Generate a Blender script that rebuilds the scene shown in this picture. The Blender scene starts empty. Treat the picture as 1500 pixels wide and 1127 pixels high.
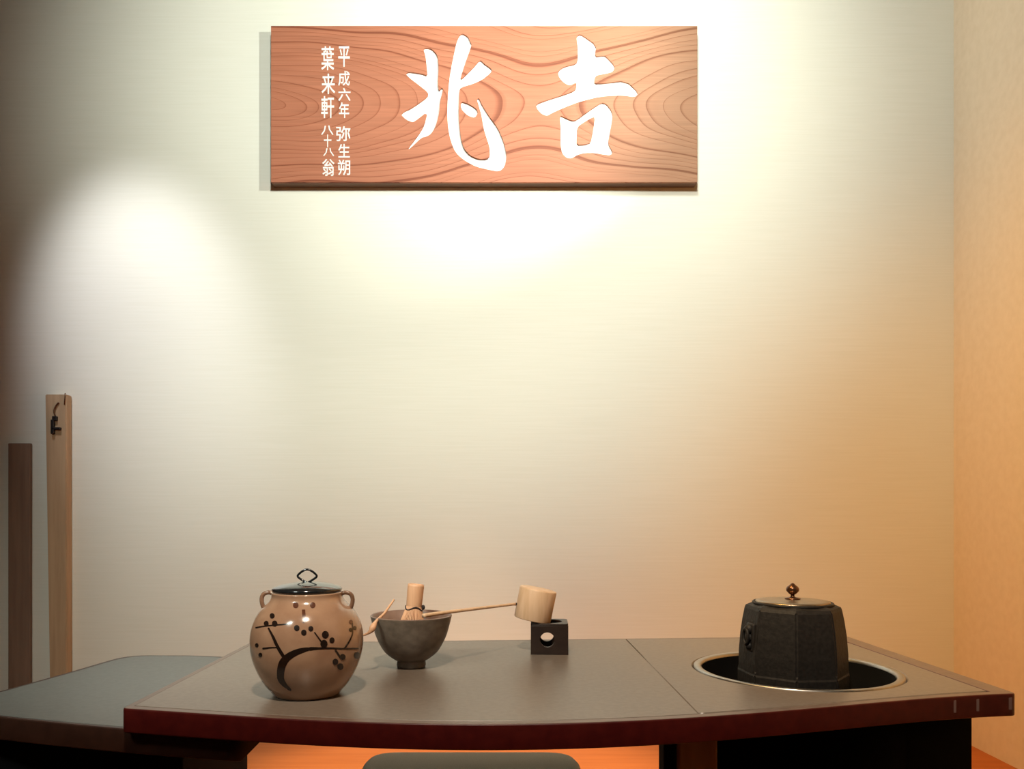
import bpy, bmesh, math, random
import numpy as np
from mathutils import Vector, Matrix
random.seed(7)
S = bpy.context.scene
COL = S.collection
PI = math.pi

# ------------------------------------------------------------------ camera, world, lights, exposure
CAMZ, F = 0.92, 1200.0                     # eye height, focal length in pixels of the 1500 px frame
VX, VY = 721.0, 740.0                      # vanishing point of the room in that frame
cam_d = bpy.data.cameras.new('camera')
cam_d.sensor_width = 36.0
cam_d.lens = 36.0 * F / 1500.0
cam_d.shift_x = (750.0 - VX) / 1500.0
cam_d.shift_y = (VY - 563.5) / 1500.0
cam = bpy.data.objects.new('camera', cam_d)
cam.location = (0, 0, CAMZ)
cam.rotation_euler = (PI / 2, 0, 0)
COL.objects.link(cam)
S.camera = cam

S.view_settings.view_transform = 'Standard'
S.view_settings.look = 'None'
S.view_settings.exposure = 0.0
S.view_settings.gamma = 1.0
S.view_settings.use_curve_mapping = False

W = bpy.data.worlds.new('world')
S.world = W
W.use_nodes = True
W.node_tree.nodes['Background'].inputs[0].default_value = (1.0, 0.80, 0.60, 1)
W.node_tree.nodes['Background'].inputs[1].default_value = 0.006

YW, XR, XL, ZC = 3.25, 1.831, -2.35, 3.15  # back wall, right wall, left wall, ceiling

def spot(name, loc, aim, power, color, size, blend, radius):
    d = bpy.data.lights.new(name, 'SPOT')
    d.energy = power; d.color = color
    d.spot_size = math.radians(size); d.spot_blend = blend; d.shadow_soft_size = radius
    o = bpy.data.objects.new(name, d)
    o.location = loc
    o.rotation_euler = (Vector(aim) - Vector(loc)).to_track_quat('-Z', 'Y').to_euler()
    COL.objects.link(o)
    return o

def area(name, loc, aim, power, color, sx, sy):
    d = bpy.data.lights.new(name, 'AREA')
    d.energy = power; d.color = color; d.shape = 'RECTANGLE'; d.size = sx; d.size_y = sy
    o = bpy.data.objects.new(name, d)
    o.location = loc
    o.rotation_euler = (Vector(aim) - Vector(loc)).to_track_quat('-Z', 'Y').to_euler()
    COL.objects.link(o)
    return o

# ceiling spot on the sign, cool spot on the left of the wall, warm room lamp to the right
LK = 12.566
def lamp(name, loc, aim, half, blend, rgb, radius):
    m = max(rgb)
    return spot(name, loc, aim, m * LK, tuple(c / m for c in rgb), 2 * half, blend, radius)
lamp('wall_spot', (0.042, 0.300, 3.000), (-0.083, YW, 2.491), 33.5, 0.75, (23.23, 24.97, 22.66), 0.15)
lamp('left_spot', (-1.600, 2.123, 3.000), (-1.381, YW, 1.648), 18.6, 1.00, (10.00, 10.21, 10.97), 0.08)
lamp('room_lamp', (-0.211, 1.180, 2.301), (1.565, 2.000, 0.948), 43.1, 1.00, (16.33, 9.61, 2.99), 0.15)
lamp('sign_spot', (0.950, 1.600, 2.544), (-0.180, YW, 2.700), 30.0, 0.75, (11.71, 12.59, 11.42), 0.03)
lamp('high_spot', (0.350, 1.800, 3.000), (0.800, YW, 2.700), 56.8, 0.85, (6.83, 7.35, 6.66), 0.15)
lamp('low_fill', (-0.900, 0.300, 1.783), (-0.430, YW, 0.420), 33.0, 0.95, (13.0, 13.9, 12.3), 0.15)  # unseen fill added to brighten the lower part of the wall
spot('table_fill', (-0.10, 0.10, 2.40), (0.10, 1.35, 0.60), 12.0 * LK, (1.0, 0.84, 0.66), 52, 0.8, 0.06)  # overhead front fill, added to brighten the things on the table
spot('floor_fill', (-0.10, 2.45, 3.05), (-0.10, 2.62, 0.0), 24.0 * LK, (1.0, 0.80, 0.56), 34, 0.6, 0.06)  # downward fill added under the ceiling to lift the floor behind the table

# ------------------------------------------------------------------ helpers
def at(px, py, y):                          # a point at depth y seen at that pixel
    return Vector(((px - VX) / F * y, y, CAMZ - (py - VY) / F * y))

def on(px, py, z):                          # a point of the horizontal plane z
    y = (CAMZ - z) * F / (py - VY)
    return Vector(((px - VX) / F * y, y, z))

def link(o, parent=None):
    COL.objects.link(o)
    if parent is not None:
        o.parent = parent
    return o

def thing(name, label, cat, loc=(0, 0, 0), rotz=0.0):
    o = bpy.data.objects.new(name, None)
    o.empty_display_size = 0.05
    o.location = loc; o.rotation_euler = (0, 0, rotz)
    o['label'] = label; o['category'] = cat
    return link(o)

def obj(name, bm, mat, parent=None, smooth=False, label=None):
    me = bpy.data.meshes.new(name)
    bm.normal_update()
    bm.to_mesh(me); bm.free()
    if mat: me.materials.append(mat)
    if smooth:
        for p in me.polygons: p.use_smooth = True
    o = bpy.data.objects.new(name, me)
    if label: o['label'] = label
    return link(o, parent)

def struct(name, bm, mat):
    o = obj(name, bm, mat)
    o['kind'] = 'structure'
    return o

def add_box(bm, x0, x1, y0, y1, z0, z1, bev=0.0, seg=2):
    r = bmesh.ops.create_cube(bm, size=1.0)
    vs = r['verts']
    for v in vs:
        v.co = Vector(((x0 + x1) / 2 + v.co.x * (x1 - x0), (y0 + y1) / 2 + v.co.y * (y1 - y0), (z0 + z1) / 2 + v.co.z * (z1 - z0)))
    if bev > 0:
        es = list({e for v in vs for e in v.link_edges})
        bmesh.ops.bevel(bm, geom=es, offset=bev, segments=seg, affect='EDGES', profile=0.5)
    return bm

def box(*a, **k):
    return add_box(bmesh.new(), *a, **k)

def lathe(prof, n=64, mat4=None, phase=0.0, bm=None):
    bm = bm or bmesh.new()
    rings = []
    for r, z in prof:
        if r < 1e-6:
            rings.append([bm.verts.new((0, 0, z))])
        else:
            rings.append([bm.verts.new((r * math.sin(phase + 2 * PI * i / n), -r * math.cos(phase + 2 * PI * i / n), z)) for i in range(n)])
    new = [v for r in rings for v in r]
    for a, b in zip(rings[:-1], rings[1:]):
        for i in range(n):
            j = (i + 1) % n
            if len(a) == 1 and len(b) == 1: continue
            if len(a) == 1: bm.faces.new((a[0], b[i], b[j]))
            elif len(b) == 1: bm.faces.new((a[i], a[j], b[0]))
            else: bm.faces.new((a[i], a[j], b[j], b[i]))
    if mat4 is not None:
        for v in new: v.co = mat4 @ v.co
    bmesh.ops.recalc_face_normals(bm, faces=bm.faces)
    return bm

def smooth_path(pts, sub=6):
    pts = [Vector(p) for p in pts]
    out = []
    for i in range(len(pts) - 1):
        p0 = pts[max(i - 1, 0)]; p1 = pts[i]; p2 = pts[i + 1]; p3 = pts[min(i + 2, len(pts) - 1)]
        for k in range(sub):
            t = k / sub
            out.append(0.5 * ((2 * p1) + (p2 - p0) * t + (2 * p0 - 5 * p1 + 4 * p2 - p3) * t * t + (3 * p1 - p0 - 3 * p2 + p3) * t ** 3))
    out.append(pts[-1])
    return out

def tube(pts, rad, n=10, closed=False, bm=None, flat=1.0):
    bm = bm or bmesh.new()
    pts = [Vector(p) for p in pts]
    m = len(pts)
    rads = rad if isinstance(rad, (list, tuple)) else [rad] * m
    rings = []
    up = None
    for i, p in enumerate(pts):
        if closed: t = pts[(i + 1) % m] - pts[i - 1]
        else: t = pts[min(i + 1, m - 1)] - pts[max(i - 1, 0)]
        t.normalize()
        if up is None:
            up = Vector((0, 0, 1)) if abs(t.z) < 0.9 else Vector((0, 1, 0))
        s = t.cross(up).normalized(); up = s.cross(t).normalized()
        rings.append([bm.verts.new(p + rads[i] * (math.cos(2 * PI * k / n) * s + math.sin(2 * PI * k / n) * up * flat)) for k in range(n)])
    rng = range(m) if closed else range(m - 1)
    for i in rng:
        a, b = rings[i], rings[(i + 1) % m]
        for k in range(n):
            bm.faces.new((a[k], a[(k + 1) % n], b[(k + 1) % n], b[k]))
    if not closed:
        bm.faces.new(rings[0]); bm.faces.new(rings[-1])
    bmesh.ops.recalc_face_normals(bm, faces=bm.faces)
    return bm

def fill2d(outlines, half, bevel=0.0):      # outlines in a plane, holes by nesting, thickness 2*half around z = 0
    cu = bpy.data.curves.new('outline', 'CURVE')
    cu.dimensions = '2D'; cu.fill_mode = 'BOTH'
    cu.extrude = half - bevel; cu.bevel_depth = bevel; cu.bevel_resolution = 2; cu.offset = -bevel
    for pts in outlines:
        sp = cu.splines.new('POLY')
        sp.points.add(len(pts) - 1)
        for q, (x, y) in zip(sp.points, pts): q.co = (x, y, 0, 1)
        sp.use_cyclic_u = True
    o = bpy.data.objects.new('outline', cu)
    COL.objects.link(o)
    dg = bpy.context.evaluated_depsgraph_get(); dg.update()
    me = bpy.data.meshes.new_from_object(o.evaluated_get(dg))
    bm = bmesh.new(); bm.from_mesh(me)
    bpy.data.objects.remove(o); bpy.data.curves.remove(cu); bpy.data.meshes.remove(me)
    bmesh.ops.remove_doubles(bm, verts=bm.verts, dist=1e-6)
    return bm

def moved(bm, m):
    for v in bm.verts: v.co = m @ v.co
    return bm

def plate(outlines, z0, z1, bevel=0.0):
    return moved(fill2d(outlines, (z1 - z0) / 2, bevel), Matrix.Translation((0, 0, (z0 + z1) / 2)))

# ------------------------------------------------------------------ materials
def mat(name, color, rough=0.5, metal=0.0, spec=0.5, coat=0.0):
    m = bpy.data.materials.new(name)
    m.use_nodes = True
    b = m.node_tree.nodes['Principled BSDF']
    b.inputs['Base Color'].default_value = (*color, 1)
    b.inputs['Roughness'].default_value = rough
    b.inputs['Metallic'].default_value = metal
    b.inputs['Specular IOR Level'].default_value = spec
    b.inputs['Coat Weight'].default_value = coat
    return m

def noisy(name, c1, c2, scale=(20, 20, 20), rough=0.5, bump=0.0, detail=4, metal=0.0, spec=0.5, lo=0.35, hi=0.65, bdist=0.002, coat=0.0):
    m = mat(name, c1, rough, metal, spec, coat)
    nt = m.node_tree; N = nt.nodes; L = nt.links
    b = N['Principled BSDF']
    tc = N.new('ShaderNodeTexCoord'); mp = N.new('ShaderNodeMapping')
    mp.inputs['Scale'].default_value = scale
    nz = N.new('ShaderNodeTexNoise'); nz.inputs['Scale'].default_value = 1.0; nz.inputs['Detail'].default_value = detail
    cr = N.new('ShaderNodeValToRGB')
    cr.color_ramp.elements[0].position = lo; cr.color_ramp.elements[0].color = (*c1, 1)
    cr.color_ramp.elements[1].position = hi; cr.color_ramp.elements[1].color = (*c2, 1)
    L.new(tc.outputs['Object'], mp.inputs[0]); L.new(mp.outputs[0], nz.inputs['Vector'])
    L.new(nz.outputs['Fac'], cr.inputs[0]); L.new(cr.outputs[0], b.inputs['Base Color'])
    if bump:
        bp = N.new('ShaderNodeBump'); bp.inputs['Strength'].default_value = bump; bp.inputs['Distance'].default_value = bdist
        L.new(nz.outputs['Fac'], bp.inputs['Height']); L.new(bp.outputs[0], b.inputs['Normal'])
    return m

M_wall = noisy('woven_wallpaper', (0.772, 0.744, 0.645), (0.796, 0.769, 0.676), (4, 4, 150), 0.9, 0.06, 5, spec=0.15, bdist=0.0015)
M_wallr = noisy('plain_wallpaper', (0.80, 0.64, 0.47), (0.84, 0.68, 0.51), (30, 30, 30), 0.9, 0.12, 5, spec=0.15)
M_ceil = noisy('dark_wood_ceiling', (0.085, 0.05, 0.03), (0.11, 0.068, 0.042), (3, 60, 60), 0.7)
M_walll = noisy('dark_panelling', (0.075, 0.06, 0.045), (0.10, 0.08, 0.06), (60, 60, 3), 0.7)
M_floor = noisy('orange_floor', (0.55, 0.145, 0.026), (0.62, 0.175, 0.036), (3, 30, 3), 0.55, spec=0.3)
M_top = noisy('brown_laminate', (0.165, 0.130, 0.102), (0.195, 0.156, 0.124), (120, 120, 120), 0.36, 0.03, 3, spec=0.55)
M_side = noisy('grey_laminate', (0.100, 0.104, 0.097), (0.120, 0.124, 0.116), (120, 120, 120), 0.40, 0.03, 3, spec=0.55)
M_red = noisy('red_lacquer', (0.052, 0.0042, 0.004), (0.070, 0.007, 0.0055), (60, 60, 60), 0.34, spec=0.4)
M_rim = noisy('brown_rim', (0.135, 0.088, 0.066), (0.165, 0.110, 0.083), (60, 60, 60), 0.36, spec=0.5)
M_brownband = noisy('dark_brown_lacquer', (0.028, 0.010, 0.006), (0.040, 0.015, 0.009), (40, 40, 40), 0.4)
M_black = mat('black_board', (0.005, 0.005, 0.006), 0.8, spec=0.08)
M_dullblack = mat('dull_black', (0.004, 0.004, 0.004), 0.9, spec=0.1)  # plain black for the kettle well and the tabletop joints
M_steel = noisy('brushed_steel', (0.40, 0.385, 0.36), (0.48, 0.46, 0.43), (80, 80, 80), 0.33, metal=1.0)
M_legwood = noisy('brown_leg_wood', (0.26, 0.155, 0.10), (0.32, 0.20, 0.13), (60, 60, 6), 0.5)
M_cushion = noisy('grey_cloth', (0.58, 0.54, 0.44), (0.66, 0.62, 0.52), (400, 400, 400), 0.9, 0.2, 3, spec=0.2)
M_chrome = mat('dark_metal_leg', (0.05, 0.05, 0.05), 0.35, 0.8)
M_inlay = mat('white_paint', (0.80, 0.79, 0.74), 0.75, spec=0.2)
M_signside = noisy('sign_edge_wood', (0.095, 0.042, 0.016), (0.13, 0.060, 0.024), (3, 60, 60), 0.6)
M_jar = noisy('glazed_stoneware', (0.32, 0.182, 0.112), (0.42, 0.255, 0.160), (22, 22, 22), 0.16, 0.05, 4, spec=0.5, coat=0.4)
M_lug = noisy('brown_glaze', (0.16, 0.085, 0.05), (0.24, 0.13, 0.08), (60, 60, 60), 0.2, coat=0.4)
M_paint = mat('iron_brown_glaze', (0.018, 0.010, 0.007), 0.2, coat=0.3)
M_paint2 = mat('rust_brown_glaze', (0.10, 0.035, 0.018), 0.2, coat=0.3)
M_lac = mat('black_lacquer', (0.012, 0.013, 0.014), 0.14, spec=0.7, coat=0.6)
M_bowl = noisy('brown_grey_glaze', (0.115, 0.090, 0.068), (0.165, 0.130, 0.100), (70, 70, 90), 0.38, 0.12, 5)
M_bowlin = noisy('rosy_brown_glaze', (0.19, 0.115, 0.085), (0.25, 0.155, 0.115), (60, 60, 60), 0.35)
M_bamboo = noisy('bamboo', (0.66, 0.36, 0.20), (0.74, 0.43, 0.25), (200, 200, 10), 0.5)
M_bamboo2 = noisy('pale_bamboo', (0.68, 0.44, 0.26), (0.78, 0.53, 0.34), (120, 120, 12), 0.5)
M_thread = mat('black_thread', (0.02, 0.015, 0.015), 0.8)
M_dark = noisy('dark_stained_wood', (0.018, 0.0095, 0.007), (0.027, 0.015, 0.0105), (40, 40, 90), 0.4)
M_iron = noisy('cast_iron', (0.010, 0.0092, 0.0088), (0.018, 0.0165, 0.0155), (160, 160, 160), 0.58, 0.3, 5, spec=0.32)
M_bronze = noisy('aged_bronze', (0.27, 0.20, 0.13), (0.36, 0.28, 0.19), (50, 50, 50), 0.30, metal=0.85)
M_knob = noisy('dark_bronze', (0.12, 0.055, 0.03), (0.18, 0.09, 0.05), (90, 90, 90), 0.28, metal=0.8)
M_post = noisy('pale_post_wood', (0.44, 0.29, 0.17), (0.52, 0.35, 0.21), (60, 60, 4), 0.6)
M_board = noisy('dark_board_wood', (0.20, 0.125, 0.085), (0.25, 0.16, 0.11), (40, 40, 3), 0.7)
M_hook = mat('black_iron_hook', (0.015, 0.010, 0.010), 0.5, 0.3)
M_scuff = mat('grey_scuff', (0.17, 0.105, 0.09), 0.6)

def sign_wood():
    m = mat('carved_sign_wood', (0.6, 0.3, 0.16), 0.62, spec=0.25)
    nt = m.node_tree; N = nt.nodes; L = nt.links
    b = N['Principled BSDF']
    def MA(op, a, c=None):
        n = N.new('ShaderNodeMath'); n.operation = op
        for i, v in enumerate((a, c)):
            if v is None: continue
            if isinstance(v, (int, float)): n.inputs[i].default_value = v
            else: L.new(v, n.inputs[i])
        return n.outputs[0]
    tc = N.new('ShaderNodeTexCoord')
    w1 = N.new('ShaderNodeTexNoise'); w1.inputs['Scale'].default_value = 2.2; w1.inputs['Detail'].default_value = 1
    mp1 = N.new('ShaderNodeMapping'); mp1.inputs['Scale'].default_value = (0.8, 1, 1.9)
    L.new(tc.outputs['Object'], mp1.inputs[0]); L.new(mp1.outputs[0], w1.inputs['Vector'])
    sep = N.new('ShaderNodeSeparateXYZ'); L.new(tc.outputs['Object'], sep.inputs[0])
    x, z = sep.outputs[0], sep.outputs[2]
    wob = MA('MULTIPLY', MA('SUBTRACT', w1.outputs['Fac'], 0.5), 0.12)
    # growth rings cut lengthwise: ring radius from the height over the heart line and its depth under the face
    zc = MA('ADD', MA('SUBTRACT', z, -0.005), wob)
    dz = MA('MULTIPLY', zc, 8.5)
    xm = MA('ADD', MA('SUBTRACT', x, 0.22), MA('MULTIPLY', wob, 0.3))
    xs = MA('SQRT', MA('ADD', MA('MULTIPLY', xm, xm), 0.02))
    dep = MA('SUBTRACT', 2.6, MA('MULTIPLY', xs, 2.35))
    r = MA('SQRT', MA('ADD', MA('MULTIPLY', dz, dz), MA('MULTIPLY', dep, dep)))
    # ring widths vary from year to year
    nr = N.new('ShaderNodeTexNoise'); nr.noise_dimensions = '1D'; nr.inputs['Scale'].default_value = 2.6; nr.inputs['Detail'].default_value = 2
    L.new(r, nr.inputs['W'])
    ph = MA('FRACT', MA('ADD', MA('MULTIPLY', r, 6.2), MA('MULTIPLY', nr.outputs['Fac'], 2.6)))
    ramp = N.new('ShaderNodeValToRGB')
    e = ramp.color_ramp.elements
    e[0].position = 0.0; e[0].color = (0.353, 0.120, 0.062, 1)
    e[1].position = 1.0; e[1].color = (0.200, 0.052, 0.023, 1)
    q = e.new(0.05); q.color = (0.422, 0.155, 0.086, 1)
    q = e.new(0.86); q.color = (0.398, 0.141, 0.076, 1)
    q = e.new(0.95); q.color = (0.328, 0.104, 0.053, 1)
    L.new(ph, ramp.inputs[0])
    # fine fibre
    mp2 = N.new('ShaderNodeMapping'); mp2.inputs['Scale'].default_value = (4, 60, 150)
    n2 = N.new('ShaderNodeTexNoise'); n2.inputs['Scale'].default_value = 1.0; n2.inputs['Detail'].default_value = 5
    L.new(tc.outputs['Object'], mp2.inputs[0]); L.new(mp2.outputs[0], n2.inputs['Vector'])
    mix = N.new('ShaderNodeMix'); mix.data_type = 'RGBA'; mix.blend_type = 'OVERLAY'; mix.inputs['Factor'].default_value = 0.30
    L.new(ramp.outputs[0], mix.inputs['A']); L.new(n2.outputs['Fac'], mix.inputs['B'])
    # paler sapwood towards the right end
    mr = N.new('ShaderNodeMapRange'); mr.interpolation_type = 'SMOOTHSTEP'
    mr.inputs['From Min'].default_value = 0.15; mr.inputs['From Max'].default_value = 0.80
    L.new(MA('ADD', x, MA('MULTIPLY', wob, 2.0)), mr.inputs['Value'])
    mx = N.new('ShaderNodeMix'); mx.data_type = 'RGBA'; mx.blend_type = 'MULTIPLY'
    mx.inputs['B'].default_value = (0.86, 1.22, 1.30, 1)
    L.new(mr.outputs[0], mx.inputs['Factor']); L.new(mix.outputs['Result'], mx.inputs['A'])
    L.new(mx.outputs['Result'], b.inputs['Base Color'])
    return m
M_sign = sign_wood()

# ------------------------------------------------------------------ room shell
T = 0.12
struct('floor', box(XL - T, XR + T, -0.6, YW + T, -0.1, 0.0), M_floor)
struct('ceiling', box(XL - T, XR + T, -0.6, YW + T, ZC, ZC + 0.1), M_ceil)
struct('wall_back', box(XL, XR, YW, YW + T, 0.0, ZC), M_wall)
struct('wall_right', box(XR, XR + T, -0.6, YW + T, 0.0, ZC), M_wallr)
struct('wall_left', box(XL - T, XL, -0.6, YW + T, 0.0, ZC), M_walll)

# ------------------------------------------------------------------ tea table
ZT = 0.64
BAND = 0.034
ft = [(178, 1038), (350, 1049), (607, 1061), (786, 1060), (1033, 1051), (1120, 1044), (1207, 1036), (1367, 1023), (1490, 1016)]
fp = [on(px, py, ZT) for px, py in ft]
fc = np.polyfit([p.x for p in fp], [p.y for p in fp], 4)
fy = lambda x: float(np.polyval(fc, x))
BL, BR = on(365, 942, ZT), on(1240, 932, ZT)
FLx, FRx = on(178, 1038, ZT).x, on(1490, 1016, ZT).x
def rounded(pts, rads, n=5):                # polygon with rounded corners
    out = []
    m = len(pts)
    for i in range(m):
        p = Vector(pts[i]); r = rads[i]
        if r <= 0: out.append((p.x, p.y)); continue
        a = (Vector(pts[i - 1]) - p).normalized(); b = (Vector(pts[(i + 1) % m]) - p).normalized()
        s, e = p + a * r, p + b * r
        for k in range(n + 1):
            t = k / n
            q = s * (1 - t) ** 2 + p * 2 * t * (1 - t) + e * t * t
            out.append((q.x, q.y))
    return out
def arc(x0, x1, off, n=40):
    return [(x0 + (x1 - x0) * i / n, fy(x0 + (x1 - x0) * i / n) + off) for i in range(n + 1)]
def outline(inl, inf, inr, inb, n=40):
    lx, rx = FLx + inl, FRx - inr
    f = arc(lx, rx, inf, n)
    br = (BR.x - inr, BR.y - inb); bl = (BL.x + inl, BL.y - inb)
    pts = f + [br, bl]
    rad = [0.0] * len(pts)
    rad[0] = 0.008 if inl == 0 else 0; rad[n] = 0.010 if inr == 0 else 0
    return rounded(pts, rad)
SB, SF = on(918, 938, ZT), on(1030, 1053, ZT)   # the seam
def seam_x(y): return SF.x + (SB.x - SF.x) * (y - SF.y) / (SB.y - SF.y)
backy = lambda x: BL.y + (BR.y - BL.y) * (x - BL.x) / (BR.x - BL.x)

table = thing('tea_table', 'long brown-topped tea table with a curved dark red front edge and a round kettle hole', 'table')
RIMF, RIMR, RIMB, RIML = 0.017, 0.034, 0.012, 0.012
eb = obj('edge_band', plate([outline(0, 0, 0, 0), outline(RIML, RIMF, RIMR, RIMB)], ZT - BAND, ZT, 0.0025), M_red, table, label='dark red lacquered edge of the tea table')
eb.data.materials.append(M_rim)
for p in eb.data.polygons:
    if p.normal.z > 0.9: p.material_index = 1
# left slab of the top
xf = seam_x(fy(SF.x) + RIMF)
G = 0.0012
lf = arc(FLx + RIML + 0.0003, xf - G, RIMF + 0.0003)
lp = lf + [(seam_x(SB.y) - G, backy(SB.x) - RIMB - 0.0003), (BL.x + RIML + 0.0003, BL.y - RIMB - 0.0003)]
obj('tabletop', plate([lp], ZT - BAND + 0.004, ZT + 0.0002), M_top, table)
# right slab with the hole, a fine dark groove against the rim
gr = 0.0035
rf = arc(xf + G, FRx - RIMR - gr, RIMF + gr)
rp = rf + [(BR.x - RIMR - gr, BR.y - RIMB - gr), (seam_x(SB.y) + G, backy(SB.x) - RIMB - 0.0003)]
HC = on(1165, 981, ZT)
RO, RI = 0.1705, 0.155
circ = lambda r, n=72: [(HC.x + r * math.sin(2 * PI * i / n), HC.y + r * math.cos(2 * PI * i / n)) for i in range(n)]
obj('brazier_panel', plate([rp, circ(RO + 0.0015)], ZT - BAND + 0.004, ZT + 0.0002), M_top, table, label='right-hand top panel with the round hole')
obj('groove', plate([outline(RIML + .001, RIMF + .001, RIMR + .001, RIMB + .001), circ(RI)], ZT - BAND + 0.001, ZT - BAND + 0.0035), M_dullblack, table, label='black base showing in the joints of the tabletop')
ring = lathe([(RO - 0.0025, -0.012), (RO - 0.0025, 0.0004), (RO - 0.004, 0.0016), (RI + 0.004, 0.0016), (RI + 0.001, 0.0006), (RI, -0.004), (RI, -0.030), (RO - 0.0025, -0.012)], 96)
r_ = obj('hole_ring', ring, M_steel, table, True, label='pale metal ring around the kettle hole'); r_.location = (HC.x, HC.y, ZT)
well = lathe([(RI - 0.0005, -0.0035), (RI - 0.0005, -0.135), (0, -0.135), (0, -0.140), (RI + 0.004, -0.140), (RI + 0.004, -0.032)], 72)
w_ = obj('brazier_well', well, M_dullblack, table, True, label='black well inside the kettle hole'); w_.location = (HC.x, HC.y, ZT)
# supports under the table
zb = ZT - BAND
obj('end_cabinet', plate([[(0.343, 1.245), (0.752, 1.285), (0.742, 1.70), (0.343, 1.66)], circ(RI + 0.02)], 0.0, zb), M_black, table, label='black end panel box under the right of the table')
obj('leg', box(0.283, 0.340, 1.235, 1.290, 0.0, zb, bev=0.003), M_legwood, table, label='brown wooden leg')
obj('leg', box(0.262, 0.2815, 1.250, 1.290, 0.0, zb, bev=0.002), M_black, table, label='narrow black leg beside the brown one')
for px in (1402, 1441, 1482):
    p = on(px, 1022 if px < 1470 else 1017, ZT)
    s = obj('scuff_mark', box(p.x - 0.0022 - (0.003 if px > 1470 else 0), p.x + 0.0022, fy(p.x) - 0.0006, fy(p.x) + 0.003, ZT - 0.024, ZT - 0.006, bev=0.0005), M_scuff, table, label='pale scuff on the red edge')

# ------------------------------------------------------------------ side table (lower leaf on the left)
ZS = zb - 0.0005
side = thing('side_table', 'low grey-topped side table, brown edged, running under the tea table on its left', 'table')
sfr = [on(0, 1051, ZS), on(90, 1060, ZS), on(178, 1068, ZS)]
sc_ = np.polyfit([p.x for p in sfr] + [-0.2], [p.y for p in sfr] + [1.085], 2)
sfy = lambda x: float(np.polyval(sc_, x))
def s_out(i):
    f = [(x, sfy(x) + i) for x in np.linspace(-0.86 + i, -0.34 - i, 24)]
    b = [(-0.34 - i, 1.655 - i), (-0.46, 1.675 - i), (-0.62, 1.712 - i), (-0.765 + i, 1.715 - i), (-0.80 + i, 1.52)]
    pts = f + b
    rad = [0.0] * len(pts)
    rad[-2] = 0.05; rad[-1] = 0.05; rad[-3] = 0.03
    return rounded(pts, rad)
obj('edge_band', plate([s_out(0), s_out(0.010)], ZS - 0.034, ZS, 0.002), M_brownband, side, label='dark brown edge of the side table')
obj('tabletop', plate([s_out(0.0102)], ZS - 0.030, ZS + 0.0002), M_side, side)
obj('cabinet', box(-0.80, -0.477, 1.26, 1.60, 0.0, ZS - 0.0335, bev=0.004), M_black, side, label='black cabinet under the side table')

# ------------------------------------------------------------------ stool under the table
st = thing('stool', 'grey cloth stool with rounded corners tucked under the middle of the tea table', 'stool', (-0.040, 1.475, 0))
cs = rounded([(-0.212, -0.17), (0.212, -0.17), (0.212, 0.185), (-0.212, 0.185)], [0.07] * 4, 8)
obj('seat', plate([cs], 0.345, 0.425, 0.022), M_cushion, st, True)
obj('seat_board', plate([rounded([(-0.19, -0.15), (0.19, -0.15), (0.19, 0.16), (-0.19, 0.16)], [0.05] * 4, 5)], 0.325, 0.346), M_black, st)
for sx in (-1, 1):
    for sy in (-1, 1):
        obj('leg', tube([(sx * 0.15, sy * 0.12, 0.33), (sx * 0.165, sy * 0.135, 0.0)], 0.012, 10), M_chrome, st, True)

# ------------------------------------------------------------------ carved sign on the wall
SD = 0.055                                   # board thickness
YF = YW - SD                                 # its face
c0, c1 = at(397, 38, YF), at(1021.5, 267, YF)
SC = ((c0.x + c1.x) / 2, (c0.z + c1.z) / 2)
sign = thing('hanging_sign', 'orange-brown wooden sign board with large white carved characters, hung high on the back wall', 'sign', (SC[0], YF, SC[1]))
def sg(px, py):                              # pixel on the face -> board coordinates (x right, y up)
    p = at(px, py, YF)
    return (p.x - SC[0], p.z - SC[1])
def zoomed(pts, ox, oy, k): return [sg(ox + x / k, oy + y / k) for x, y in pts]
def soft(pts):                               # round the traced brush outline a little
    m = len(pts); out = []
    for i in range(m):
        a, b = Vector(pts[i]), Vector(pts[(i + 1) % m])
        out += [tuple(a * 0.78 + b * 0.22), tuple(a * 0.22 + b * 0.78)]
    return out
K1, K2 = 922 / 180, 1014 / 180
zhao = [
 [(203,158),(235,153),(268,160),(312,205),(320,300),(314,420),(322,480),(345,450),(354,466),(330,560),(324,640),(310,705),(287,765),(262,802),(225,822),(192,828),(98,918),(88,910),(150,830),(185,780),(213,730),(237,632),(140,708),(118,712),(75,692),(36,655),(60,630),(110,608),(165,572),(237,520),(243,490),(160,425),(100,380),(70,346),(98,332),(150,340),(190,345),(237,362),(230,290),(222,215)],
 [(478,56),(500,44),(542,70),(553,100),(570,130),(547,195),(520,270),(500,330),(482,394),(530,352),(580,300),(632,240),(660,270),(728,318),(700,352),(650,392),(580,425),(485,452),(475,480),(474,545),(470,640),(476,740),(488,840),(510,910),(555,960),(620,988),(685,990),(706,960),(703,900),(680,830),(658,760),(642,660),(622,590),(606,538),(622,528),(647,585),(702,670),(762,750),(802,840),(824,920),(830,980),(817,1045),(775,1084),(700,1070),(600,1047),(510,997),(448,942),(413,860),(393,770),(384,660),(388,520),(398,400),(413,300),(438,180),(456,100)],
 [(486,554),(545,572),(605,610),(615,645),(592,680),(550,668),(515,642),(489,610)]]
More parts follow.
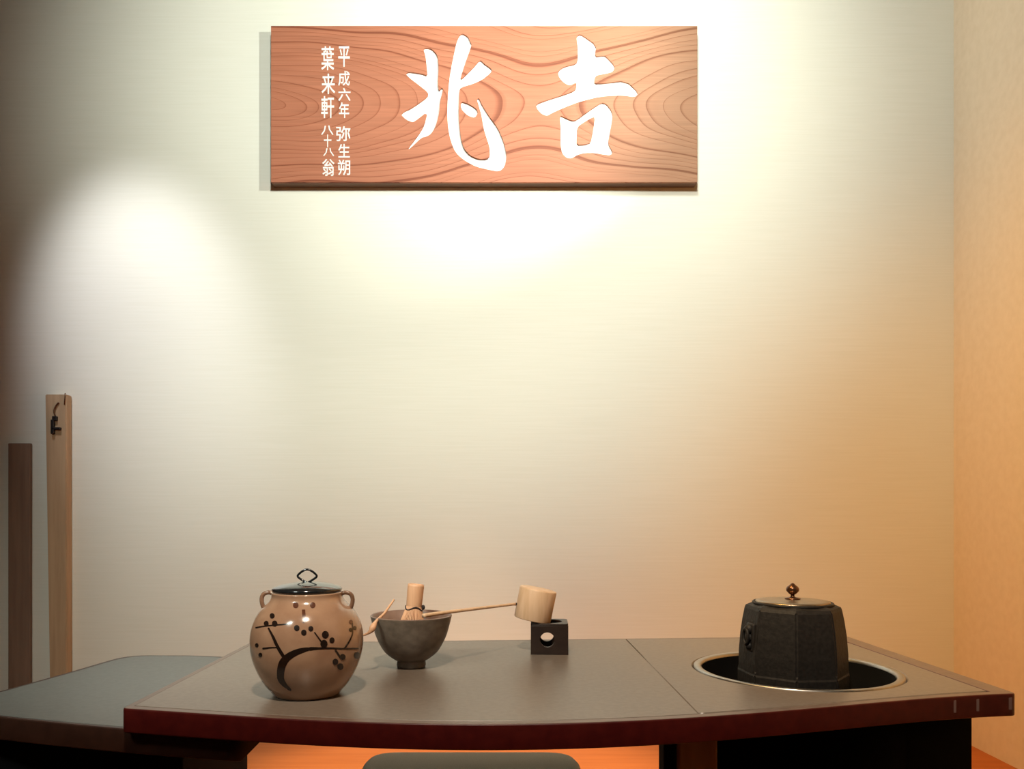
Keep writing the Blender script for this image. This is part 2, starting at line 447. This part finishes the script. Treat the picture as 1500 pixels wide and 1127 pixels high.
ji = [
 [(390,78),(415,56),(442,64),(557,145),(542,240),(600,233),(632,233),(712,320),(692,367),(640,382),(556,397),(541,420),(540,465),(620,460),(800,438),(908,540),(872,578),(780,562),(640,567),(540,582),(400,620),(280,667),(190,707),(150,732),(108,718),(68,677),(54,633),(150,598),(280,558),(380,520),(394,480),(388,455),(340,480),(310,472),(265,437),(238,390),(248,350),(290,323),(390,300),(405,260),(402,160)],
 [(252,722),(300,745),(345,765),(380,770),(430,735),(520,670),(600,618),(642,633),(682,690),(692,740),(662,900),(652,960),(692,1030),(672,1057),(620,1052),(540,1037),(460,1037),(400,1052),(350,1083),(310,1078),(273,1042),(260,960),(263,850)],
 [(400,822),(440,792),(515,747),(545,740),(530,850),(510,950),(470,965),(395,970),(395,900)]]
zhao = [soft(zoomed(p, 580, 40, K1)) for p in zhao]
ji = [soft(zoomed(p, 775, 40, K2)) for p in ji]
bx, bz = (c1.x - c0.x) / 2, (c0.z - c1.z) / 2
UP = Matrix.Rotation(PI / 2, 4, 'X')         # plane z=0 -> upright, its +z towards the camera
FACE = 0.011
rect = [(-bx, -bz), (bx, -bz), (bx, bz), (-bx, bz)]
bm = moved(fill2d([rect] + zhao + ji, FACE / 2), Matrix.Translation((0, FACE / 2, 0)) @ UP)
obj('carved_face', bm, M_sign, sign)
obj('back_board', box(-bx, bx, FACE, SD - 0.0005, -bz, bz), M_signside, sign, label='dark brown edge and back of the board')
for nm, ol in (('carved_character', ji), ('carved_character', zhao)):
    grown = ol
    obj('carved_character', moved(fill2d(grown, 0.0008), Matrix.Translation((0, FACE - 0.001, 0)) @ UP), M_inlay, sign, label='large white carved brush character')

def write(text, px, py0, py1, w):            # one small character fitted into its box
    cu = bpy.data.curves.new('writing', 'FONT')
    cu.body = text; cu.align_x = 'CENTER'; cu.size = 0.05; cu.extrude = 0.0004; cu.offset = 0.0005; cu.resolution_u = 2
    o = bpy.data.objects.new('writing', cu); COL.objects.link(o)
    dg = bpy.context.evaluated_depsgraph_get(); dg.update()
    me = bpy.data.meshes.new_from_object(o.evaluated_get(dg))
    bm = bmesh.new(); bm.from_mesh(me)
    bpy.data.objects.remove(o); bpy.data.curves.remove(cu); bpy.data.meshes.remove(me)
    xs = [v.co.x for v in bm.verts]; ys = [v.co.y for v in bm.verts]
    a, b = sg(px - w / 2, py1), sg(px + w / 2, py0)
    for v in bm.verts:
        u = (v.co.x - min(xs)) / max(max(xs) - min(xs), 1e-6); t = (v.co.y - min(ys)) / max(max(ys) - min(ys), 1e-6)
        v.co = Vector((a[0] + u * (b[0] - a[0]), -0.0003 - v.co.z, a[1] + t * (b[1] - a[1])))
    bmesh.ops.recalc_face_normals(bm, faces=bm.faces)
    obj('small_character', bm, M_inlay, sign)
for ch, px, y0, y1, w in [('平', 504, 68, 98, 17), ('成', 504, 104, 126, 17), ('六', 504.5, 129, 148, 18), ('年', 504, 150, 173, 15), ('弥', 503, 185, 207, 21), ('生', 504, 211, 231, 17), ('朔', 504, 234, 257, 18),
                          ('葉', 480, 68, 103, 19), ('来', 481, 108, 138, 20), ('軒', 480, 141, 173, 19), ('八', 479.5, 184, 198, 18), ('十', 480, 197, 216, 11), ('八', 481.5, 217, 229, 16), ('翁', 481, 233, 258, 18)]:
    write(ch, px, y0, y1, w)

# ------------------------------------------------------------------ post and board at the left
post = thing('wooden_post', 'tall pale wooden post with a small black hook near its top', 'post', (0, 0, 0))
py_ = YW - 0.045
b0, b1 = at(66, 578, py_), at(97, 574, py_)
fbm = bmesh.new()
xs0, xs1 = at(74, 900, py_).x, at(98, 900, py_).x
pts = [(xs0, 0), (xs1, 0), (b1.x, b0.z), (b0.x, b0.z)]
fr = [fbm.verts.new((x, py_, z)) for x, z in pts]; bk = [fbm.verts.new((x, YW - 0.002, z)) for x, z in pts]
fbm.faces.new(fr); fbm.faces.new(bk[::-1])
for i in range(4): fbm.faces.new((fr[i], bk[i], bk[(i + 1) % 4], fr[(i + 1) % 4]))
bmesh.ops.recalc_face_normals(fbm, faces=fbm.faces)
bmesh.ops.bevel(fbm, geom=list(fbm.edges), offset=0.003, segments=2, affect='EDGES')
obj('shaft', fbm, M_post, post)
hk = bmesh.new()
h0 = at(82, 614, py_); h1 = at(80, 634, py_)
add_box(hk, h0.x - 0.010, h0.x + 0.008, py_ - 0.012, py_ + 0.001, h0.z - 0.008, h0.z + 0.010, bev=0.002)
add_box(hk, h1.x - 0.009, h1.x + 0.003, py_ - 0.014, py_ + 0.001, h1.z - 0.006, h1.z + 0.050, bev=0.002)
add_box(hk, h1.x - 0.004, h1.x + 0.028, py_ - 0.014, py_ + 0.001, h1.z + 0.010, h1.z + 0.020, bev=0.002)
obj('hook', hk, M_hook, post, label='black iron hook')
cord = smooth_path([at(82, 612, py_ - 0.006), at(79, 603, py_ - 0.006), at(82, 595, py_ - 0.004), at(86, 590, py_ - 0.003)])
obj('cord', tube(cord, 0.0030, 8), M_knob, post, True, label='thin brown cord above the hook')
d0 = at(95.5, 576, py_ - 0.002)
obj('pin', tube([d0, d0 + Vector((-0.003, 0, -0.045))], 0.0022, 8), M_knob, post, True)

bd = thing('narrow_board', 'dim narrow brown board leaning flat on the wall left of the pale post', 'board')
obj('plank', box(at(16, 0, YW).x, at(48, 0, YW).x, YW - 0.02, YW - 0.002, 0.0, at(0, 650, YW).z, bev=0.003), M_board, bd)

# ------------------------------------------------------------------ water jar
JY = 1.215
jk = F / JY
JX = (450 - VX) / jk
jar = thing('water_jar', 'round tan glazed water jar with painted plum branch and black lid', 'jar', (JX, JY, ZT + 0.0002))
jz = lambda py: 0.28 - (py - VY) / jk
prof = [(0.0, 0.003), (0.040, 0.003), (0.0455, 0.0), (0.0480, 0.0010), (0.0500, 0.0035), (0.0545, 0.0090)]
for py, hw in [(1000, 60.5), (983, 70.5), (963, 78.3), (942, 81.6), (922, 80.3), (905, 74.5), (893, 67), (886, 60), (880, 54.5), (874, 51.5), (868, 51.5)]:
    prof.append((hw / jk * 0.995, jz(py)))
zmouth = prof[-1][1]
def dense(prof, sub=4):
    p = smooth_path([(r, z, 0) for r, z in prof], sub)
    return [(max(v.x, 0.0), v.y) for v in p]
jp = prof[:6] + dense(prof[5:], 5)[1:]
inner = [(0.0505, zmouth + 0.001), (0.0480, zmouth + 0.001), (0.0465, zmouth - 0.004), (0.047, zmouth - 0.02), (0.070, 0.09), (0.068, 0.05), (0.040, 0.008), (0.0, 0.007)]
obj('body', lathe(jp + inner, 96), M_jar, jar, True)
lid = [(0.0, zmouth + 0.0015), (0.0495, zmouth + 0.0015), (0.0510, zmouth + 0.003), (0.0512, zmouth + 0.0055), (0.0490, zmouth + 0.0075), (0.038, zmouth + 0.0115), (0.020, zmouth + 0.0145), (0.0, zmouth + 0.0155)]
lido = obj('lid', lathe(lid, 72), M_lac, jar, True, label='black lacquered lid')
kz = zmouth + 0.0135
loop = smooth_path([(0, 0, kz), (0.0075, 0, kz + 0.0045), (0.0142, 0, kz + 0.0098), (0.0105, 0, kz + 0.0150), (0.0045, 0, kz + 0.0190), (0, 0, kz + 0.0200), (-0.0045, 0, kz + 0.0190), (-0.0105, 0, kz + 0.0150), (-0.0142, 0, kz + 0.0098), (-0.0075, 0, kz + 0.0045)], 4)
obj('lid_ring', tube(loop[:-1], 0.0017, 8, closed=True), M_lac, lido, True, label='diamond shaped wire knob of the lid')
for s in (-1, 1):
    lug = smooth_path([(s * 0.048, 0, zmouth - 0.004), (s * 0.056, 0, zmouth - 0.0005), (s * 0.0645, 0, zmouth - 0.003), (s * 0.0675, 0, zmouth - 0.011), (s * 0.0655, 0, zmouth - 0.021), (s * 0.062, 0, zmouth - 0.026)], 5)
    obj('lug', tube(lug, 0.0032, 10), M_lug, jar, True, label='small loop lug at the shoulder')
# painted plum branch, a thin skin that follows the body
pr = np.array([(z, r) for r, z in jp[4:]]); pr = pr[np.argsort(pr[:, 0])]
def jrad(z): return float(np.interp(z, pr[:, 0], pr[:, 1]))
def jhit(u, v):                              # zoom pixel -> point on the body
    px, py = 340 + u / 4.9, 820 + v / 4.9
    o = Vector((0, 0, CAMZ)); d = at(px, py, 1.0) - o
    c = Vector((JX, JY, ZT)); y = JY - 0.12
    best = None
    while y < JY + 0.02:
        p = o + d * y - c
        f = math.hypot(p.x, p.y) - jrad(p.z)
        if f <= 0: return p
        if best is None or f < best[0]: best = (f, p)
        y += 0.0004
    return best[1]
def skin(p, e=0.0005):                       # push outwards a hair
    a = math.atan2(p.x, -p.y); r = jrad(p.z) + e
    return Vector((r * math.sin(a), -r * math.cos(a), p.z))
def stroke(bm, pts):
    path = smooth_path([(x, y, w) for x, y, w in pts], 5)
    cols = []
    for i, q in enumerate(path):
        t = path[min(i + 1, len(path) - 1)] - path[max(i - 1, 0)]
        n = Vector((-t.y, t.x)).normalized() * (q.z * 1.5 if q.z < 18 else q.z) / 2
        cols.append([skin(jhit(q.x + n.x * k, q.y + n.y * k)) for k in (-1, -0.33, 0.33, 1)])
    vs = [[bm.verts.new(p) for p in c] for c in cols]
    for a, b in zip(vs[:-1], vs[1:]):
        for k in range(3): bm.faces.new((a[k], a[k + 1], b[k + 1], b[k]))
def dot(bm, x, y, r):
    c = bm.verts.new(skin(jhit(x, y), 0.0008))
    ring = [bm.verts.new(skin(jhit(x + r * math.cos(a), y + r * 1.1 * math.sin(a)), 0.0006)) for a in np.linspace(0, 2 * PI, 13)[:-1]]
    for i in range(12): bm.faces.new((c, ring[i], ring[(i + 1) % 12]))
bm = bmesh.new()
for s in [[(425, 942, 6), (382, 905, 30), (352, 860, 46), (350, 800, 52), (366, 742, 56), (402, 700, 50), (460, 667, 42), (520, 648, 32), (580, 640, 14), (700, 637, 8), (800, 641, 8), (905, 640, 7)],
          [(372, 700, 16), (330, 630, 15), (300, 565, 13), (262, 490, 8)], [(170, 490, 7), (240, 478, 6), (320, 470, 6), (420, 462, 6)],
          [(220, 640, 8), (280, 633, 6), (340, 632, 5)], [(590, 522, 6), (640, 592, 7)], [(800, 645, 8), (832, 600, 7), (862, 530, 6), (858, 440, 8)], [(740, 650, 9), (777, 707, 8)]]:
    stroke(bm, s)
for d in [(290, 405, 18), (248, 460, 18), (308, 460, 20), (465, 492, 20), (515, 525, 20), (565, 497, 18), (668, 540, 25), (658, 605, 26), (715, 580, 19), (740, 735, 20), (792, 700, 20), (775, 770, 22), (895, 690, 22), (205, 685, 14), (180, 615, 13), (878, 492, 13), (848, 505, 13)]:
    dot(bm, *d)
bmesh.ops.recalc_face_normals(bm, faces=bm.faces)
obj('painted_branch', bm, M_paint, jar, True, label='dark brown painted plum branch with round blossoms')
bm = bmesh.new()
stroke(bm, [(513, 360, 24), (515, 410, 24), (515, 455, 18)])
bmesh.ops.recalc_face_normals(bm, faces=bm.faces)
obj('painted_stem', bm, M_paint2, jar, True, label='rust brown painted stem below the neck')
for d in [(458, 328, 20), (578, 328, 20), (850, 448, 14)]:
    bm = bmesh.new(); dot(bm, *d)
    obj('painted_blossom', bm, M_paint2, jar, True, label='rust brown painted blossom')

# ------------------------------------------------------------------ tea bowl
BY = 1.415
bk_ = F / BY
BX = (602.5 - VX) / bk_
bowl = thing('tea_bowl', 'dark brown-grey glazed tea bowl holding a bamboo whisk, right of the painted jar', 'bowl', (BX, BY, ZT + 0.0002))
bz_ = lambda py: 0.28 - (py - VY) / bk_
RIM = 0.0895
outp = [(0.0, 0.004), (0.0185, 0.004), (0.0200, 0.0), (0.0240, 0.0), (0.0250, 0.004), (0.0245, 0.0115), (0.0330, 0.0165), (0.0455, 0.027), (0.0545, 0.041), (0.0612, 0.056), (0.0662, 0.073), (0.0695, RIM - 0.003), (0.0700, RIM)]
outp = outp[:6] + dense(outp[5:], 4)[1:]
inp = [(0.0700, RIM), (0.0685, RIM + 0.0012), (0.0668, RIM), (0.0625, 0.073), (0.0570, 0.056), (0.050, 0.041), (0.041, 0.029), (0.028, 0.0205), (0.012, 0.0165), (0.0, 0.016)]
obj('outside', lathe(outp, 72), M_bowl, bowl, True)
obj('inside', lathe(inp, 72), M_bowlin, bowl, True, label='rosy brown inside glaze and rim')

# ------------------------------------------------------------------ tea whisk, standing on its tines in the bowl
wt = at(609.5, 856, BY + 0.012); wb = Vector((BX - 0.004, BY + 0.008, ZT + 0.021))
whisk = thing('tea_whisk', 'pinkish bamboo tea whisk standing handle up inside the brown-grey bowl', 'whisk', wb)
ax = (wt - wb); wl = ax.length
rotm = ax.to_track_quat('Z', 'Y').to_matrix().to_4x4()
obj('handle', lathe([(0.0, 0.076), (0.0128, 0.076), (0.0134, 0.081), (0.0140, 0.095), (0.0144, wl - 0.004), (0.0138, wl), (0.0105, wl), (0.0100, wl - 0.006), (0.0, wl - 0.006)], 32, rotm), M_bamboo, whisk, True)
bm = bmesh.new()
for i in range(40):
    a = 2 * PI * i / 40
    pr_ = [(0.0125, 0.083), (0.0145, 0.075), (0.0190, 0.060), (0.0225, 0.044), (0.0232, 0.028), (0.0215, 0.013), (0.0195, 0.003)]
    path = smooth_path([rotm @ Vector((r * math.sin(a), -r * math.cos(a), z)) for r, z in pr_], 3)
    tube(path, 0.00115, 5, bm=bm)
o = obj('tines', bm, M_bamboo, whisk, True); o['kind'] = 'stuff'
obj('inner_tines', lathe([(0.010, 0.080), (0.0125, 0.070), (0.015, 0.050), (0.012, 0.010), (0.0, 0.006)], 24, rotm), M_bamboo, whisk, True)
zz = 0.0795
thr = [rotm @ Vector((0.0145 * math.sin(a), -0.0145 * math.cos(a), zz + 0.003 * math.sin(3 * a))) for a in np.linspace(0, 2 * PI, 25)[:-1]]
obj('thread', tube(thr, 0.0013, 6, closed=True), M_thread, whisk, True, label='black binding thread')
kn = rotm @ Vector((-0.005, -0.0150, 0.0825))
obj('knot', moved(lathe([(0, -0.0045), (0.003, -0.003), (0.0036, 0), (0.003, 0.003), (0, 0.0045)], 12), Matrix.Translation(kn)), M_thread, whisk, True, label='black thread knot')

# ------------------------------------------------------------------ tea scoop over the left rim
scp = smooth_path([at(577, 879, 1.43), at(570, 889, 1.415), at(562, 900, 1.395), at(552, 909.5, 1.366), at(547.5, 917, 1.350), at(543, 925, 1.345), at(535, 930, 1.345), at(526, 932, 1.345)], 5)
sl = len(scp)
rads = []
for i in range(sl):
    t = i / (sl - 1)
    rads.append(0.0016 + 0.0036 * math.exp(-((t - 0.62) / 0.13) ** 2) + 0.0008 * math.exp(-((t - 0.35) / 0.2) ** 2))
scoop = thing('tea_scoop', 'thin bent bamboo tea scoop lying over the left rim of the bowl', 'scoop', scp[sl // 2])
obj('blade', moved(tube(scp, rads, 10), Matrix.Translation(-scp[sl // 2])), M_bamboo, scoop, True)

# ------------------------------------------------------------------ lid rest (hollow dark cube)
LY = 1.563
lk = F / LY
LX = (804.5 - VX) / lk
H, HWd = 0.0545, 0.0350
rest = thing('lid_rest', 'small hollow dark wooden cube with a round window, under the ladle cup', 'stand', (LX, LY, ZT + 0.0002), math.radians(-3))
wth = 0.006
sq = [(-HWd, 0), (HWd, 0), (HWd, H), (-HWd, H)]
hole = [(-0.004 + 0.0135 * math.cos(a), 0.028 + 0.0135 * math.sin(a)) for a in np.linspace(0, 2 * PI, 33)[:-1]]
for yy in (-HWd + wth / 2, HWd - wth / 2):
    obj('wall_panel', moved(fill2d([sq, hole], wth / 2, 0.001), Matrix.Translation((0, yy, 0)) @ UP), M_dark, rest, label='side with the round window')
for xx in (-HWd + wth / 2, HWd - wth / 2):
    obj('wall_panel', box(xx - wth / 2, xx + wth / 2, -HWd + wth + 0.0002, HWd - wth - 0.0002, 0, H, bev=0.001), M_dark, rest)
obj('top_rim', moved(fill2d([rounded([(-HWd, -HWd), (HWd, -HWd), (HWd, HWd), (-HWd, HWd)], [0.006] * 4), [(0.024 * math.cos(a), 0.024 * math.sin(a)) for a in np.linspace(0, 2 * PI, 41)[:-1]]], 0.002, 0.001), Matrix.Translation((0, 0, H + 0.0015))), M_dark, rest)

# ------------------------------------------------------------------ ladle resting on the lid rest and the bowl rim
ct, cb = at(788.7, 862.5, 1.560), at(779.8, 911.5, 1.560)
cb.z = max(cb.z, ZT + H + 0.0045 + 0.003)
cax = (ct - cb); clen = cax.length
CR = 0.0355
cm = Matrix.Translation(cb) @ cax.to_track_quat('Z', 'Y').to_matrix().to_4x4()
ladle = thing('water_ladle', 'pale bamboo water ladle with cup on the dark cube and handle on the bowl rim', 'ladle', cb)
cup = lathe([(CR - 0.0035, 0.002), (CR - 0.003, 0.0), (CR - 0.0012, 0.0), (CR - 0.0004, 0.0012), (CR, clen - 0.003), (CR - 0.0008, clen - 0.0008), (CR - 0.0025, clen), (0, clen), (0, clen - 0.004), (CR - 0.0035, clen - 0.005), (CR - 0.0035, 0.002)], 48, cm)
obj('cup', moved(cup, Matrix.Translation(-cb)), M_bamboo2, ladle, True)
hpts = [at(756, 885, 1.556), Vector((-0.0690, 1.420, ZT + RIM + 0.0056)), Vector((-0.1150, 1.3655, ZT + RIM + 0.0056))]
hpath = smooth_path([p - cb for p in hpts], 8)
obj('handle', tube(hpath, [0.0026 + 0.0012 * i / (len(hpath) - 1) for i in range(len(hpath))], 10), M_bamboo2, ladle, True)
obj('joint', moved(lathe([(0, -0.003), (0.0034, -0.002), (0.0034, 0.002), (0, 0.003)], 12), Matrix.Translation(at(755.0, 885.3, 1.555) - cb)), M_dark, ladle, True, label='dark joint where the handle meets the cup')

# ------------------------------------------------------------------ iron kettle in the hole
KY = HC.y
kk = F / KY
KX = (1161 - VX) / kk
kettle = thing('iron_kettle', 'black octagonal cast iron tea kettle with a bronze lid, sunk in the table hole', 'kettle', (KX, KY, ZT))
ph = math.radians(-16)
c8 = 1.02
body = [(0.0, -0.132), (0.070, -0.132), (0.084, -0.110), (0.0880, -0.060), (0.0890, -0.020), (0.0886, -0.004), (0.0874, -0.001), (0.0872, 0.004), (0.0868, 0.030), (0.0845, 0.060), (0.0810, 0.085), (0.0775, 0.103), (0.0745, 0.1085), (0.0655, 0.1125), (0.0635, 0.1125)]
kb = lathe([(r * c8, z) for r, z in body], 8, None, ph)
bmesh.ops.bevel(kb, geom=[e for e in kb.edges if abs((e.verts[0].co - e.verts[1].co).z) > 0.008], offset=0.0025, segments=2, affect='EDGES')
kbo = obj('body', kb, M_iron, kettle)
obj('mouth_ring', lathe([(0.0615, 0.1095), (0.0655, 0.1110), (0.0660, 0.1140), (0.0645, 0.1155), (0.0615, 0.1150), (0.0610, 0.1125)], 64), M_iron, kettle, True)
kl = obj('lid', lathe([(0.0, 0.1128), (0.0600, 0.1128), (0.0610, 0.1148), (0.0600, 0.1168), (0.050, 0.1180), (0.022, 0.1196), (0.0, 0.1200)], 72), M_bronze, kettle, True, label='worn bronze lid')
obj('knob', lathe([(0.0, 0.1195), (0.0125, 0.1195), (0.0130, 0.1212), (0.008, 0.1226), (0.0035, 0.1240), (0.0030, 0.1270), (0.0070, 0.1298), (0.0104, 0.1340), (0.0108, 0.1372), (0.0088, 0.1410), (0.0050, 0.1438), (0.0022, 0.1465), (0.0, 0.1475)], 32), M_knob, kl, True, label='dark bud shaped lid knob')
# cast lugs on the left and right facets
for sgn, a in ((-1, math.radians(-83.5)), (1, math.radians(96.5))):
    bm = bmesh.new()
    nrm = Vector((math.sin(a), -math.cos(a), 0)); tan = Vector((math.cos(a), math.sin(a), 0))
    base = nrm * 0.0785 + tan * (0.012 if sgn < 0 else 0.0)
    add_box(bm, -0.013, 0.013, -0.004, 0.004, -0.002, 0.046, bev=0.003)
    for zc_, rr in ((0.036, 0.0085), (0.022, 0.0075), (0.008, 0.0070)):
        bmesh.ops.create_uvsphere(bm, u_segments=12, v_segments=8, radius=rr, matrix=Matrix.Translation((0.001, -0.004, zc_)))
    tube([Vector((0.009 * math.cos(t), -0.010, 0.024 + 0.013 * math.sin(t))) for t in np.linspace(0, 2 * PI, 21)[:-1]], 0.0026, 8, closed=True, bm=bm)
    m3 = Matrix.Translation(base + Vector((0, 0, 0.036))) @ Matrix(((tan.x, -nrm.x, 0, 0), (tan.y, -nrm.y, 0, 0), (0, 0, 1, 0), (0, 0, 0, 1)))
    obj('lug', moved(bm, m3), M_iron, kettle, True, label='cast mask shaped lug on the side facet')
